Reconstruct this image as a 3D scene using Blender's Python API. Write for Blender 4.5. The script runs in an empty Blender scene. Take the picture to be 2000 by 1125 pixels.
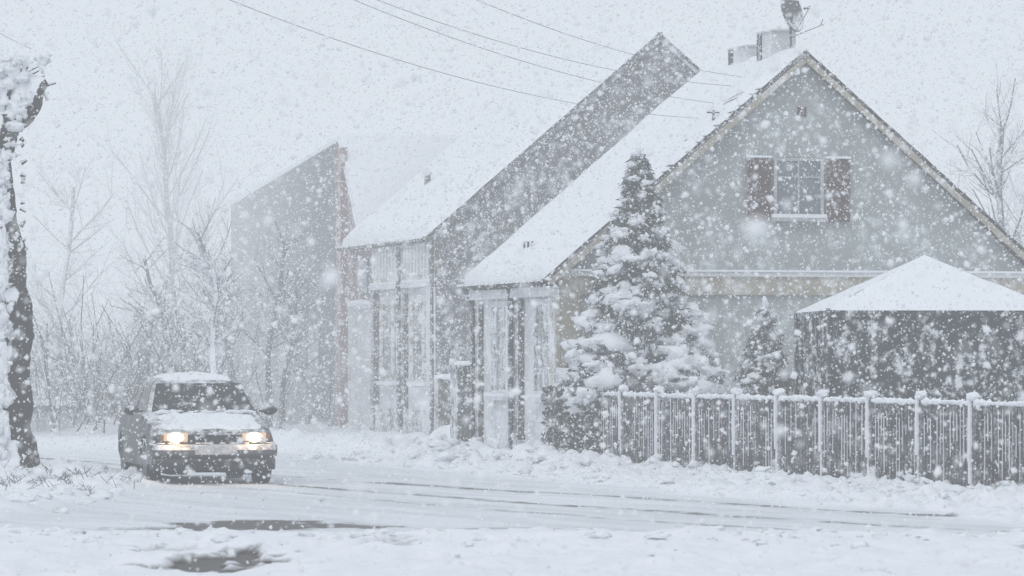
import bpy, bmesh, math, random
import numpy as np
from mathutils import Vector, Matrix, noise, Euler
S=bpy.context.scene
random.seed(7); rng=np.random.default_rng(7)
R=random.uniform

# ---------------------------------------------------------------- materials
def nodes(name):
    m=bpy.data.materials.new(name); m.use_nodes=True
    nt=m.node_tree; b=nt.nodes['Principled BSDF']; b.inputs['Roughness'].default_value=.85
    b.inputs['Specular IOR Level'].default_value=.2
    return m,nt,b
def N(nt,t,**k):
    n=nt.nodes.new(t)
    for a,v in k.items(): setattr(n,a,v)
    return n
def noise_tex(nt,scale,detail=4,vec=None):
    n=N(nt,'ShaderNodeTexNoise'); n.inputs['Scale'].default_value=scale; n.inputs['Detail'].default_value=detail
    tc=N(nt,'ShaderNodeTexCoord'); nt.links.new(tc.outputs['Object'],n.inputs['Vector']); return n
def ramp(nt,src,a,b):
    r=N(nt,'ShaderNodeMapRange'); r.inputs['From Min'].default_value=a; r.inputs['From Max'].default_value=b
    nt.links.new(src,r.inputs['Value']); return r.outputs['Result']
def mixc(nt,f,a,b):
    m=N(nt,'ShaderNodeMix',data_type='RGBA')
    if isinstance(f,(int,float)): m.inputs[0].default_value=f
    else: nt.links.new(f,m.inputs[0])
    for i,c in ((6,a),(7,b)):
        if isinstance(c,tuple): m.inputs[i].default_value=(*c[:3],1)
        else: nt.links.new(c,m.inputs[i])
    return m.outputs[2]
def math_(nt,op,a,b):
    m=N(nt,'ShaderNodeMath',operation=op)
    for i,c in enumerate((a,b)):
        if isinstance(c,(int,float)): m.inputs[i].default_value=c
        else: nt.links.new(c,m.inputs[i])
    return m.outputs[0]
SNOW=(.84,.86,.89)
def bump(nt,b,src,strength,dist):
    bp=N(nt,'ShaderNodeBump'); bp.inputs['Strength'].default_value=strength; bp.inputs['Distance'].default_value=dist
    nt.links.new(src,bp.inputs['Height']); nt.links.new(bp.outputs[0],b.inputs['Normal'])
def plain(name,c,rough=.85,var=.25,scale=6,bmp=.2):
    m,nt,b=nodes(name); n=noise_tex(nt,scale,6)
    col=mixc(nt,n.outputs['Fac'],tuple(x*(1-var) for x in c),tuple(min(1,x*(1+var)) for x in c))
    nt.links.new(col,b.inputs['Base Color']); b.inputs['Roughness'].default_value=rough
    bump(nt,b,n.outputs['Fac'],bmp,.02); return m
def dusted(name,c,cover=.3,scale=9,up=.9,side=(-.3,-.2),var=.25,rough=.85,soft=.10,spec=.2,brick=False):
    """surface with wind-blown snow sticking to it: more on upward / windward faces"""
    m,nt,b=nodes(name); n=noise_tex(nt,scale,8); n.inputs['Roughness'].default_value=.7
    n2=noise_tex(nt,scale*.23,3)
    g=N(nt,'ShaderNodeNewGeometry'); sx=N(nt,'ShaderNodeSeparateXYZ'); nt.links.new(g.outputs['Normal'],sx.inputs[0])
    f=math_(nt,'MULTIPLY',sx.outputs['Z'],up*.5)
    f=math_(nt,'ADD',f,math_(nt,'MULTIPLY',sx.outputs['X'],side[0]*.5))
    f=math_(nt,'ADD',f,math_(nt,'MULTIPLY',sx.outputs['Y'],side[1]*.5))
    f=math_(nt,'ADD',f,math_(nt,'MULTIPLY',n.outputs['Fac'],.75))
    f=math_(nt,'ADD',f,math_(nt,'MULTIPLY',n2.outputs['Fac'],.35))
    t=.83-cover*.42
    mask=ramp(nt,f,t-soft,t+soft)
    lo=tuple(x*(1-var) for x in c); hi=tuple(min(1,x*(1+var)) for x in c)
    base=mixc(nt,ramp(nt,n2.outputs['Fac'],.3,.7),lo,hi)
    nt.links.new(mixc(nt,mask,base,SNOW),b.inputs['Base Color'])
    r=N(nt,'ShaderNodeMapRange'); r.inputs['To Min'].default_value=rough; r.inputs['To Max'].default_value=.9
    nt.links.new(mask,r.inputs['Value']); nt.links.new(r.outputs[0],b.inputs['Roughness'])
    b.inputs['Specular IOR Level'].default_value=spec
    bump(nt,b,math_(nt,'ADD',mask,n.outputs['Fac']),.35,.02); return m
def mk_snow():
    m,nt,b=nodes('snow'); n=noise_tex(nt,3,8); n2=noise_tex(nt,22,4)
    col=mixc(nt,n.outputs['Fac'],(.79,.82,.86),(.89,.90,.92)); nt.links.new(col,b.inputs['Base Color'])
    bump(nt,b,math_(nt,'ADD',n.outputs['Fac'],math_(nt,'MULTIPLY',n2.outputs['Fac'],.3)),.5,.08)
    return m
snow=mk_snow()
M=dict(
 snow=snow,
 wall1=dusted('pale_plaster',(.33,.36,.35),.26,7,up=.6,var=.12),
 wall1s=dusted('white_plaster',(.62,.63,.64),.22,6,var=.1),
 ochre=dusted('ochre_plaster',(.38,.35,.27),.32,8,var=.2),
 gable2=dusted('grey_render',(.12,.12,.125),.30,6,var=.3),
 brick=dusted('old_brick',(.22,.10,.085),.12,9,var=.2),
 barnw=plain('barn_wall',(.11,.115,.12),var=.15,scale=1.2),
 tile=dusted('roof_tile',(.09,.085,.08),.22,12,up=.4),
 dark=dusted('dark_metal',(.045,.045,.05),.12,20,up=.5),
 pipe=dusted('pipe',(.08,.07,.065),.28,16),
 shutter=dusted('brown_shutter',(.08,.045,.04),.2,16,up=.5),
 shutter2=dusted('ochre_shutter',(.30,.25,.16),.18,16,up=.5),
 frame=plain('window_frame',(.42,.42,.42)),
 glass=dusted('window_glass',(.06,.07,.08),.15,10,rough=.15,spec=.5),
 curtain=dusted('curtained_glass',(.13,.15,.17),.12,10,rough=.2,spec=.5),
 picket=dusted('picket',(.055,.05,.055),.22,24,up=1,side=(-.15,-.1)),
 post=dusted('fence_post',(.17,.17,.18),.42,14,up=1),
 stone=dusted('stone',(.13,.125,.12),.30,9),
 tarp=dusted('tent_wall',(.028,.031,.036),.26,9,side=(-.2,-.2),soft=.06),
 bark=dusted('bark_windblown',(.035,.03,.026),.86,3.0,up=1.1,side=(-.95,-.10),soft=.03),
 twig=dusted('snowy_branch',(.07,.07,.07),.22,6,up=1.0,side=(-.2,-.1)),
 twigl=dusted('snow_coated_branch',(.2,.2,.21),.55,6,up=1.1,side=(-.3,-.2)),
 needle=dusted('spruce_needles',(.028,.045,.038),.12,14,up=.5,side=(0,0)),
 hedge=dusted('hedge_leaves',(.04,.04,.038),.22,14,up=.7,side=(0,0)),
 wire=plain('cable',(.2,.2,.21)),
)

# ---------------------------------------------------------------- mesh helper
class MB:
    def __init__(s): s.v=[];s.f=[];s.m=[]
    def add(s,vs,fs,m=0):
        o=len(s.v); s.v.extend([tuple(p) for p in vs]); s.f.extend([tuple(i+o for i in f) for f in fs]); s.m.extend([m]*len(fs))
    def box(s,x0,x1,y0,y1,z0,z1,m=0):
        s.add([(x0,y0,z0),(x1,y0,z0),(x1,y1,z0),(x0,y1,z0),(x0,y0,z1),(x1,y0,z1),(x1,y1,z1),(x0,y1,z1)],
              [(3,2,1,0),(4,5,6,7),(0,1,5,4),(1,2,6,5),(2,3,7,6),(3,0,4,7)],m)
    def tube(s,p0,p1,r0,r1,n=4,m=0,cap=False):
        p0=Vector(p0);p1=Vector(p1); d=(p1-p0)
        if d.length<1e-6:return
        d.normalize(); a=d.orthogonal().normalized(); b=d.cross(a)
        vs=[]
        for p,r in ((p0,r0),(p1,r1)):
            for i in range(n):
                t=i*2*math.pi/n; vs.append(p+a*(r*math.cos(t))+b*(r*math.sin(t)))
        fs=[(i,(i+1)%n,n+(i+1)%n,n+i) for i in range(n)]
        if cap: fs+= [tuple(range(n-1,-1,-1)),tuple(range(n,2*n))]
        s.add(vs,fs,m)
    def blob(s,c,sx,sy,sz,m=0,amp=.3,sub=2,fr=None):
        V,F=ICO[sub]; off=Vector((R(0,50),R(0,50),R(0,50))); k=fr or 1.3
        vs=[]
        for p in V:
            d=1+amp*noise.noise(p*k+off)*1.6
            vs.append((c[0]+p.x*sx*d,c[1]+p.y*sy*d,c[2]+p.z*sz*d))
        s.add(vs,F,m)
    def build(s,name,mats,parent=None,smooth=False,loc=None,rot=0):
        me=bpy.data.meshes.new(name); me.from_pydata(s.v,[],s.f)
        for m in mats: me.materials.append(M[m] if isinstance(m,str) else m)
        me.polygons.foreach_set('material_index',s.m)
        if smooth: me.polygons.foreach_set('use_smooth',[True]*len(s.f))
        me.update(); o=bpy.data.objects.new(name,me); S.collection.objects.link(o)
        if parent: o.parent=parent
        if loc: o.location=loc
        o.rotation_euler[2]=rot
        return o
ICO={}
for sub in (1,2,3):
    bm=bmesh.new(); bmesh.ops.create_icosphere(bm,subdivisions=sub,radius=1)
    ICO[sub]=([v.co.copy() for v in bm.verts],[tuple(v.index for v in f.verts) for f in bm.faces]); bm.free()
def empty(name,loc=(0,0,0),rot=0):
    e=bpy.data.objects.new(name,None); S.collection.objects.link(e); e.location=loc; e.rotation_euler[2]=rot; e.empty_display_size=.3; return e
ROT=math.radians(14.6)
nz=lambda x,y,z=0:noise.noise(Vector((x,y,z)))

# ---------------------------------------------------------------- ground
FA=Vector((5.95,48)); FB=Vector((.70,65)); FD=(FB-FA).normalized(); FN=Vector((-FD.y,FD.x))
if FN.x>0: FN=-FN
def seg(a,b,h): 
    n=max(1,int(round((b-a)/h))); return list(np.linspace(a,b,n,endpoint=False))
xs=seg(-600,-60,90)+seg(-60,-14,3)+seg(-14,-8.5,.4)+seg(-8.5,8.5,.06)+seg(8.5,14,.4)+seg(14,60,3)+seg(60,601,90)+[601]
ys=seg(-60,20,8)+seg(20,29,.5)+seg(29,58,.08)+seg(58,75,.14)+seg(75,110,.4)+seg(110,180,5)+seg(180,900,80)+[900]
TR=[[(-9.5,69),(-7.1,63.5),(-3.0,54.2),(0,47.6),(2.56,42.6),(4.3,39.6),(8,34)],
    [(-9.0,72),(-6.0,64.6),(-2.0,55.4),(1.0,49.6),(3.6,44.6),(5.6,41.6),(9,37)],
    [(-9.5,66),(-6.5,59.5),(-3.4,53.0),(-.8,46.4),(2.0,40.6),(5,36)]]
def dseg(px,py,a,b):
    ax,ay=a;bx,by=b; dx=bx-ax;dy=by-ay; t=max(0,min(1,((px-ax)*dx+(py-ay)*dy)/(dx*dx+dy*dy)))
    return math.hypot(px-ax-t*dx,py-ay-t*dy)
def sm(a,b,x):
    t=max(0,min(1,(x-a)/(b-a))); return t*t*(3-2*t)
def near_edge(x): return 38.9-.1*x+.5*nz(x*.6,3.3)
def gh(x,y):
    """(height, dark mask, slush mask)"""
    if abs(x)>14 or y<20 or y>110: return 0.,0.,0.
    d=(x-FA.x)*FN.x+(y-FA.y)*FN.y
    z=.015*nz(x*.7,y*.5)+.008*nz(x*3,y*3); dark=0
    w=3.1+.6*nz(y*.35,7)
    if y>66: w=2.2
    if d<w+.4:
        k=1-sm(w-1.2,w+.3,d); q=sm(56,63,y)*.75+.25
        l=noise.fractal(Vector((x*1.4,y*.9,2)),1,2,4)
        rid=math.exp(-((d-1.0)/.5)**2)
        z+=k*(.035+.085*max(-.5,l)+.16*q*rid*(1+1.1*nz(x*1.7,y*1.1,5)))
        c=nz(x*3.2,y*2.6,9)
        if c>.12 and d>0: z+=k*.15*(c-.12)*2*(.5+q*.5)
        c=nz(x*7,y*6,19)
        if c>.15 and d>0: z+=k*.10*(c-.15)*2
    e=near_edge(x)
    if y<e+.5:
        k=1-sm(e-.7,e+.5,y); l=noise.fractal(Vector((x*1.1,y*.8,12)),1,2,5)
        k*=1-.85*math.exp(-((x+2.2)/1.4)**2-((y-38.9)/1.3)**2)
        k*=1-.8*math.exp(-((x+2.25)/.5)**2-((y-31.6)/1.0)**2)
        z+=k*(.04+.085*l+.07*max(0,nz(x*2.6,y*2.2,4))+.03*nz(x*7,y*5,41))
    lx=-4.65+.35*nz(y*.5,1)+(54-y)*-.03
    inl=0
    if x<lx+.5 and y>42.5 and y<57.5:
        k=(1-sm(lx-.5,lx+.5,x))*sm(42.5,44.5,y)*(1-sm(56.3,57.5,y)); l=noise.fractal(Vector((x*1.5,y*1.0,22)),1,2,5); inl=k
        z+=k*(.10+.12*l+.09*max(0,nz(x*3,y*3,4)))+k*.18*math.exp(-((x+6.4)**2+(y-54)**2)/1.2)
    slush=sm(e-.3,e+.4,y)*sm(w-.4,w+.3,d)*(1-inl)*(1-sm(66,80,y))
    if slush>.2:
        s_=x*-.42+y*.907; dd2=x*.907+y*.42
        z+=.006*nz(dd2*5,s_*.5,3)+.004*nz(dd2*14,s_*1.2,3)
        for i,t in enumerate(TR):
            dd=min(dseg(x,y,t[j],t[j+1]) for j in range(len(t)-1))+.05*nz(x*1.5,y*1.5,8)
            wv=.65+1.0*nz(x*.6,y*.6,i*3)+.9*nz(x*4,y*3,i)
            if dd<.30:
                dark=max(dark,(1-sm(.02,.20,dd))*max(0,min(1,wv))*(.74 if i<2 else .45))
    for (cx,cy,rx,ry,st) in ((-2.5,41.0,.75,1.3,.95),(-1.6,40.8,.5,.5,.7),(-2.25,33.2,.42,1.3,1),(-3.3,40.2,.5,.4,.5),(-2.9,32.3,.5,.5,.6),(-1.0,36.2,.25,1.8,.3),(-.1,40.3,.7,.3,.35),(-3.1,35.4,.8,.4,.3)):
        q=((x-cx)/rx)**2+((y-cy)/ry)**2
        if q<2.5:
            mm=sm(.0,.5,1.0-q*.75+.9*nz(x*3.5,y*1.8,31)+.6*nz(x*11,y*7,3)); dark=max(dark,mm*st); z=z*(1-mm*.9)-.01*mm
    return z,dark,slush
V=[];D=[];Sl=[]
for y in ys:
    for x in xs:
        z,dk,s_=gh(x,y); V.append((x,y,z)); D.append(dk); Sl.append(s_)
nx=len(xs); F=[(j*nx+i,j*nx+i+1,(j+1)*nx+i+1,(j+1)*nx+i) for j in range(len(ys)-1) for i in range(nx-1)]
me=bpy.data.meshes.new('snowy_ground'); me.from_pydata(V,[],F)
a=me.attributes.new('bare','FLOAT','POINT'); a.data.foreach_set('value',D)
a=me.attributes.new('slush','FLOAT','POINT'); a.data.foreach_set('value',Sl)
me.polygons.foreach_set('use_smooth',[True]*len(F))
g=bpy.data.objects.new('snowy_ground',me); S.collection.objects.link(g)
m,nt,b=nodes('ground_snow'); n=noise_tex(nt,2.2,9); n2=noise_tex(nt,16,5); at=N(nt,'ShaderNodeAttribute',attribute_name='bare'); as_=N(nt,'ShaderNodeAttribute',attribute_name='slush')
col=mixc(nt,ramp(nt,n.outputs['Fac'],.3,.7),(.77,.80,.84),(.88,.89,.92))
tc=N(nt,'ShaderNodeTexCoord'); mp=N(nt,'ShaderNodeMapping'); mp.inputs['Rotation'].default_value[2]=math.radians(-25)
mp2=N(nt,'ShaderNodeMapping'); mp2.inputs['Scale'].default_value=(2.4,.22,1)
nt.links.new(tc.outputs['Object'],mp.inputs[0]); nt.links.new(mp.outputs[0],mp2.inputs[0])
ns=N(nt,'ShaderNodeTexNoise'); ns.inputs['Scale'].default_value=1; ns.inputs['Detail'].default_value=7; nt.links.new(mp2.outputs[0],ns.inputs['Vector'])
road=mixc(nt,ramp(nt,ns.outputs['Fac'],.36,.66),(.55,.575,.61),(.76,.79,.83))
road=mixc(nt,ramp(nt,n2.outputs['Fac'],.45,.75),road,(.63,.645,.66))
col=mixc(nt,math_(nt,'MULTIPLY',as_.outputs['Fac'],.85),col,road)
f=math_(nt,'ADD',math_(nt,'MULTIPLY',at.outputs['Fac'],1.25),math_(nt,'MULTIPLY',math_(nt,'SUBTRACT',n2.outputs['Fac'],.5),.8))
f=math_(nt,'MULTIPLY',f,ramp(nt,at.outputs['Fac'],.0,.15))
f=ramp(nt,f,.05,.95)
col=mixc(nt,f,col,(.08,.072,.064)); nt.links.new(col,b.inputs['Base Color'])
rr=N(nt,'ShaderNodeMapRange'); rr.inputs['To Min'].default_value=.9; rr.inputs['To Max'].default_value=.6; nt.links.new(f,rr.inputs['Value']); nt.links.new(rr.outputs[0],b.inputs['Roughness'])
bump(nt,b,math_(nt,'ADD',n.outputs['Fac'],math_(nt,'MULTIPLY',n2.outputs['Fac'],.25)),.8,.08)
me.materials.append(m)

cl=MB()
for i in range(460):
    s=R(-3,24); d=abs(random.gauss(1.1,.6)) if random.random()<.6 else R(.3,3.0)
    p=FA+FD*s+FN*d; z=gh(p.x,p.y)[0]; r=R(.025,.09)*(1.2 if s>9 else .85)
    cl.blob((p.x,p.y,z+r*.05),r*R(.8,1.5),r*R(.8,1.5),r*.6,0,.8,2)
for i in range(230):
    x=R(-6,7); y=near_edge(x)-abs(random.gauss(0,2.6)); r=R(.02,.06)
    if gh(x,y)[1]>.1: continue
    cl.blob((x,y,gh(x,y)[0]+r*.05),r*1.5,r*1.3,r*.6,0,.8,2)
for i in range(130):
    x=R(-8,-4.6); y=R(44,57); r=R(.03,.10)
    cl.blob((x,y,gh(x,y)[0]+r*.05),r*1.3,r*1.3,r*.7,0,.8,2)
cl.build('snow_bank',['snow'],smooth=True)

# ---------------------------------------------------------------- roofs
def roof(parent,name,ue,ze,ur,zr,v0,v1,th=.13,ribs=1,seed=0,nu=46,nv=46,verge='ochre'):
    d=Vector((ur-ue,0,zr-ze)); L=d.length; d.normalize(); n=Vector((-d.z,0,d.x)) 
    if n.z<0:n=-n
    b=MB(); e=Vector((ue,0,ze))
    P=lambda s,v,h:(e+d*s+n*h)+Vector((0,v,0))
    vs=[P(0,v0,-.09),P(L,v0,-.09),P(L,v1,-.09),P(0,v1,-.09),P(0,v0,0),P(L,v0,0),P(L,v1,0),P(0,v1,0)]
    fs=[(3,2,1,0),(4,5,6,7),(0,1,5,4),(1,2,6,5),(2,3,7,6),(3,0,4,7)]
    b.add(vs,fs,0)
    vb=.11 if verge=='ochre' else .09
    vv=[P(0.0,v0-.025,-vb),P(L,v0-.025,-vb),P(L,v0-.003,-vb),P(0,v0-.003,-vb),P(0,v0-.025,-.02),P(L,v0-.025,-.02),P(L,v0-.003,-.02),P(0,v0-.003,-.02)]
    b.add(vv,fs,1)
    s=0.1
    while s<L:
        if random.random()<(.8 if ribs==1 else .25):
            w=R(.05,.09); q=[P(s,v0-.035,.0),P(s+w,v0-.035,.01),P(s+w,v0+.05,.01),P(s,v0+.05,0)]
            hh=[Vector(p)+n*R(.015,.05) for p in q]; b.add(q+hh,fs,0)
        s+=R(.10,.34)
    b.build(name+'_tiles',['tile',verge],parent)
    sn=MB(); G={}
    for i in range(nu+1):
        for j in range(nv+1):
            a=i/nu; c=j/nv
            s=L*a; v=v0+(v1-v0)*c
            j0=.01+(.07 if ribs!=2 else .05)*(nz(s*2.2,1,seed)+.6*nz(s*7,2,seed))
            if j==0: v=v0+max(-.02,j0)
            if j==nv: v=v1-.02
            if i==0: s=-.03+.03*nz(v*3,5,seed)
            h=th+.035*nz(s*1.1,v*1.1,seed)+.012*nz(s*5,v*4,seed)
            edge=min(1,min(a*nu/1.6 if i<3 else 1,(j/1.6) if j<3 else 1,((nv-j)/1.6) if nv-j<3 else 1))
            h=.012+h*math.sqrt(max(0,edge))
            if i==0: h=.012
            if j==0: h=.05
            G[i,j]=len(sn.v); sn.v.append(tuple(P(s,v,h)))
    for i in range(nu):
        for j in range(nv):
            sn.f.append((G[i,j],G[i+1,j],G[i+1,j+1],G[i,j+1])); sn.m.append(0)
    sn.build(name+'_snow',['snow'],parent,smooth=True)

# ---------------------------------------------------------------- house 1
h1=empty('gabled_house',(.62,65,0),ROT)
w=MB(); EZ,AZ,AU=2.85,6.30,4.05
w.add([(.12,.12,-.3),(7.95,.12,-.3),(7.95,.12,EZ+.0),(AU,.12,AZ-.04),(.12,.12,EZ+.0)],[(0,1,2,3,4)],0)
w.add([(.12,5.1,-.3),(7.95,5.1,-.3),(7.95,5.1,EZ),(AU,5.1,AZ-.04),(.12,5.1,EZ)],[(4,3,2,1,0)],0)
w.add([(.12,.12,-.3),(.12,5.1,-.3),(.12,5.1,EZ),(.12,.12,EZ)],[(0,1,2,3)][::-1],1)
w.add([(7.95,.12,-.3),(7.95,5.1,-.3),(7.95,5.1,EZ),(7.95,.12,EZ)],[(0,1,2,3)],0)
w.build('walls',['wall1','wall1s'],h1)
roof(h1,'left_roof',-.10,2.80,AU,AZ+.02,-.05,5.25,seed=3,ribs=2)
roof(h1,'right_roof',8.2,2.80,AU,AZ+.02,-.05,5.25,seed=8,th=.07)
t=MB()
t.box(.10,8.0,.02,.118,2.86,2.93,0)
t.box(.10,8.0,-.0,.117,2.932,2.965,1)
t.box(.11,7.97,.06,.119,2.58,2.858,2)
t.box(.06,.118,.02,.5,-.2,2.6,2)
t.box(.06,.45,.055,.117,-.2,2.575,2)
t.build('cornice',['wall1s','snow','ochre'],h1)
t=MB()
t.box(3.60,4.33,.085,.116,3.84,4.66,1)
for u in (3.56,4.32): t.box(u,u+.05,.05,.114,3.80,4.70,0)
t.box(3.95,3.975,.06,.1135,3.84,4.66,0)
for z in (3.80,4.66): t.box(3.612,4.318,.06,.113,z,z+.04,0)
t.box(3.612,4.318,.065,.112,4.40,4.42,0)
t.box(3.50,4.42,-.02,.112,3.72,3.775,0); t.box(3.51,4.40,-.02,.11,3.777,3.83,3)
for u in (3.13,4.42):
    t.box(u,u+.38,.045,.08,3.72,4.70,2)
    for k in range(9): t.box(u+.05,u+.33,.028,.044,3.78+k*.1,3.84+k*.1,2)
    t.box(u-.01,u+.39,.02,.09,4.702,4.735,3)
t.box(3.95,4.1,.09,.117,5.35,5.5,2)
for v0,v1 in ((.45,1.35),(3.15,4.05)):
    t.box(.07,.115,v0-.12,v1+.12,1.0,2.52,4)
    t.box(.085,.09-.025,v0,v1,1.1,2.42,6)
    t.box(.04,.064,(v0+v1)/2-.03,(v0+v1)/2+.03,1.1,2.42,0); t.box(.04,.063,v0,v1,1.95,2.0,0)
    t.box(-.02,.068,v0-.16,v1+.16,.93,.99,4); t.box(-.02,.06,v0-.15,v1+.15,.992,1.05,3)
t.box(.02,.115,2.15,2.5,-.2,2.52,5); t.box(-.01,.114,2.1,2.55,-.2,.4,5)
t.box(.03,.1,4.75,5.1,-.2,2.5,5)
t.box(-.02,.115,.12,5.1,-.2,.32,6)
t.box(-.08,.1,.0,5.2,2.55,2.70,4)
t.build('windows',['frame','curtain','shutter','snow','wall1s','pipe','stone'],h1)
t=MB()
for k in range(30): t.tube((-.16,-.05+k*.18,2.76),(-.16,.13+k*.18,2.76),.055,.055,6,0)
t.tube((-.12,5.0,2.7),(.0,5.0,2.5),.04,.04,8,0); t.tube((.0,5.0,2.5),(.0,5.0,0),.04,.04,8,0)
t.tube((-.1,2.3,2.7),(-.04,2.38,2.5),.04,.04,8,0); t.tube((-.04,2.38,2.5),(-.04,2.38,0),.045,.045,8,0)
t.tube((7.9,.0,.2),(7.9,.0,2.7),.04,.04,8,0)
t.build('gutter',['dark'],h1)
c=MB()
for (u0,u1,v0,v1,zt) in ((3.85,4.25,1.05,1.75,6.74),(3.88,4.2,2.45,3.35,6.60)):
    c.box(u0,u1,v0,v1,6.0,zt,2); c.box(u0-.03,u1+.03,v0-.03,v1+.03,zt+.002,zt+.03,2)
    c.blob(((u0+u1)/2,(v0+v1)/2,zt+.035),(u1-u0)*.55,(v1-v0)*.54,.05,1,.08,3)
    c.box(u0-.02,u0-.002,v1-.2,v1+.01,6.1,zt+.0,3)
c.build('chimneys',['stone','snow','wall1s','dark'],h1)
# lifted tiles poking through the snow near the verge
t=MB()
sl=Vector((AU+.1,0,AZ-2.78)).normalized(); nn=Vector((-sl.z,0,sl.x))
for k in range(3): 
    q=Vector((-.1,0,2.8))+sl*.62; t.box(q.x-.015,q.x+.015,2.6+k*.25,2.64+k*.25,q.z+.1,q.z+.26,0)
for k in range(11):
    s=2.3+k*.23+R(-.09,.09); v=-.10; hgt=.05; nj=random.randint(2,7)
    for j in range(nj):
        a_=Vector((-.1,v,2.8))+sl*s+nn*hgt; s-=R(.035,.08); v+=R(.08,.17); hgt=min(hgt+.03,.155)
        b_=Vector((-.1,v,2.8))+sl*s+nn*hgt
        t.tube(a_,b_,.018*(1-j/8),.018*(1-(j+1)/8),5,0)
q=Vector((-.1,0,2.8))+sl*3.55
t.tube((q.x,.15,q.z),(q.x,.15,q.z+.34),.022,.022,6,0); t.tube((q.x-.1,.15,q.z+.30),(q.x+.1,.15,q.z+.30),.014,.014,6,0)
t.build('roof_fittings',['tile'],h1)

c0=Matrix.Rotation(ROT,4,'Z'); pos=Vector((.62,65,0))+c0@Vector((AU,.72,0))
sd=empty('satellite_dish',(pos.x,pos.y,0))
t=MB(); t.tube((0,0,6.2),(0,0,6.98),.022,.022,8,0); t.tube((0,0,6.62),(.50,-.1,6.82),.011,.008,5,0)
for k in range(6): 
    x=.16+k*.07; t.tube((x,-.03-.1,6.69+k*.026),(x,.02+.1,6.69+k*.026),.005,.005,4,0)
t.tube((.46,-.1,6.80),(.50,-.1,6.90),.010,.010,5,0)
n_=24; dish=[(0,.10,0)]
for rI in (.5,1):
    for i in range(n_):
        a=i*2*math.pi/n_; dish.append((.30*rI*math.cos(a),.10-.10*rI*rI,.34*rI*math.sin(a)))
fs=[(0,1+i,1+(i+1)%n_) for i in range(n_)]+[(1+i,1+n_+i,1+n_+(i+1)%n_,1+(i+1)%n_) for i in range(n_)]
rm=Matrix.Rotation(math.radians(55),4,'Z')@Matrix.Rotation(math.radians(-15),4,'X')
t.add([rm@Vector(p)+Vector((.02,-.06,7.04)) for p in dish],fs,1)
for i in range(n_):
    a=rm@Vector(dish[1+n_+i])+Vector((.02,-.06,7.04)); b2=rm@Vector(dish[1+n_+(i+1)%n_])+Vector((.02,-.06,7.04)); t.tube(a,b2,.012,.012,5,0)
lnb=rm@Vector((0,-.32,-.05))+Vector((.02,-.06,7.04)); t.tube(rm@Vector((0,0,-.32))+Vector((.02,-.06,7.04)),lnb,.010,.010,5,0); t.tube(lnb,lnb+rm@Vector((0,.1,.02)),.03,.025,8,0,True)
t.build('dish_and_mast',['pipe','stone'],sd)

# ---------------------------------------------------------------- house 2
h2=empty('tall_gable_house',(-1.55,86,0),ROT)
w=MB(); E2,A2,U2=4.07,8.2,4.7
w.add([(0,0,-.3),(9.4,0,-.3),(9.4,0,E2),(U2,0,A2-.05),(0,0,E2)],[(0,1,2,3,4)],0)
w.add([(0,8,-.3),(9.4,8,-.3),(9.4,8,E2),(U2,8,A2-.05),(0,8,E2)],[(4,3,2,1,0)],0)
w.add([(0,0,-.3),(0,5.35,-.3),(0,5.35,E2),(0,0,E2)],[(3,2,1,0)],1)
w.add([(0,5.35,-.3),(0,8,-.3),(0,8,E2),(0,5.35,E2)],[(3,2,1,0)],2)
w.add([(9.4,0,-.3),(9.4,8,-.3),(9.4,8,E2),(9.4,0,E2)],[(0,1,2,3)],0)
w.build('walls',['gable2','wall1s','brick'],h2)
roof(h2,'left_roof',-.18,4.02,U2,A2,-.1,8.1,th=.16,seed=13,ribs=1,verge='gable2')
roof(h2,'right_roof',9.6,4.02,U2,A2,-.1,8.1,th=.10,seed=18,ribs=1,verge='gable2')
t=MB()
t.box(-.10,-.002,.0,5.35,3.12,3.98,0); t.box(-.16,-.102,-.04,5.4,3.05,3.16,1); t.box(-.15,-.03,-.04,5.4,3.162,3.20,3)
for k in range(18): t.box(-.13,-.102,.1+k*.29,.24+k*.29,3.3,3.85,1)
t.box(-.26,-.003,-.02,5.4,3.985,4.06,1)
for v0 in (.55,3.35):
    t.box(-.05,-.003,v0-.15,v0+1.4,1.05,2.9,1)
    t.box(-.07,-.052,v0+.28,v0+.97,1.2,2.72,4)
    for q in (v0-.1,v0+.98): 
        t.box(-.085,-.053,q,q+.36,1.18,2.75,2)
        for k in range(4): t.box(-.10,-.087,q+.06,q+.3,1.28+k*.37,1.52+k*.37,1)
    t.box(-.14,-.054,v0-.15,v0+1.4,1.04,1.12,3)
t.box(-.10,-.003,2.36,2.56,-.2,2.95,5); t.box(-.14,-.004,-.05,.22,-.2,3.04,1); t.box(-.13,-.004,5.05,5.38,-.2,3.04,5)
t.box(-.10,-.003,.0,5.35,-.2,.55,6)
t.box(-.10,-.003,5.5,7.7,-.2,2.72,1)
t.blob((-.07,6.6,2.76),.16,1.15,.12,3,.1,3)
t.box(-.06,-.003,6.0,6.9,3.0,3.75,4)
t.build('facade',['ochre','wall1s','shutter2','snow','curtain','pipe','stone'],h2)
t=MB()
for k in range(45): t.tube((-.24,-.05+k*.18,4.0),(-.24,.13+k*.18,4.0),.06,.06,6,0)
t.tube((-.08,.0,4.0),(-.08,-.05,0),.05,.05,8,0); t.tube((-.2,2.47,4.0),(-.17,2.47,0),.055,.055,8,0)
t.box(2.9,3.5,-.04,-.003,4.55,5.3,1); t.box(2.8,3.6,-.08,-.003,5.303,5.36,0)
q=Vector((-.18,0,4.02))+Vector((U2+.18,0,A2-4.02)).normalized()*1.7
t.tube((q.x,5.3,q.z),(q.x,5.3,q.z+.42),.07,.07,8,0,True); t.blob((q.x,5.3,q.z+.46),.11,.11,.06,2,.1,2)
t.build('gutter_and_vents',['tile','glass','snow'],h2)

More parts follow.
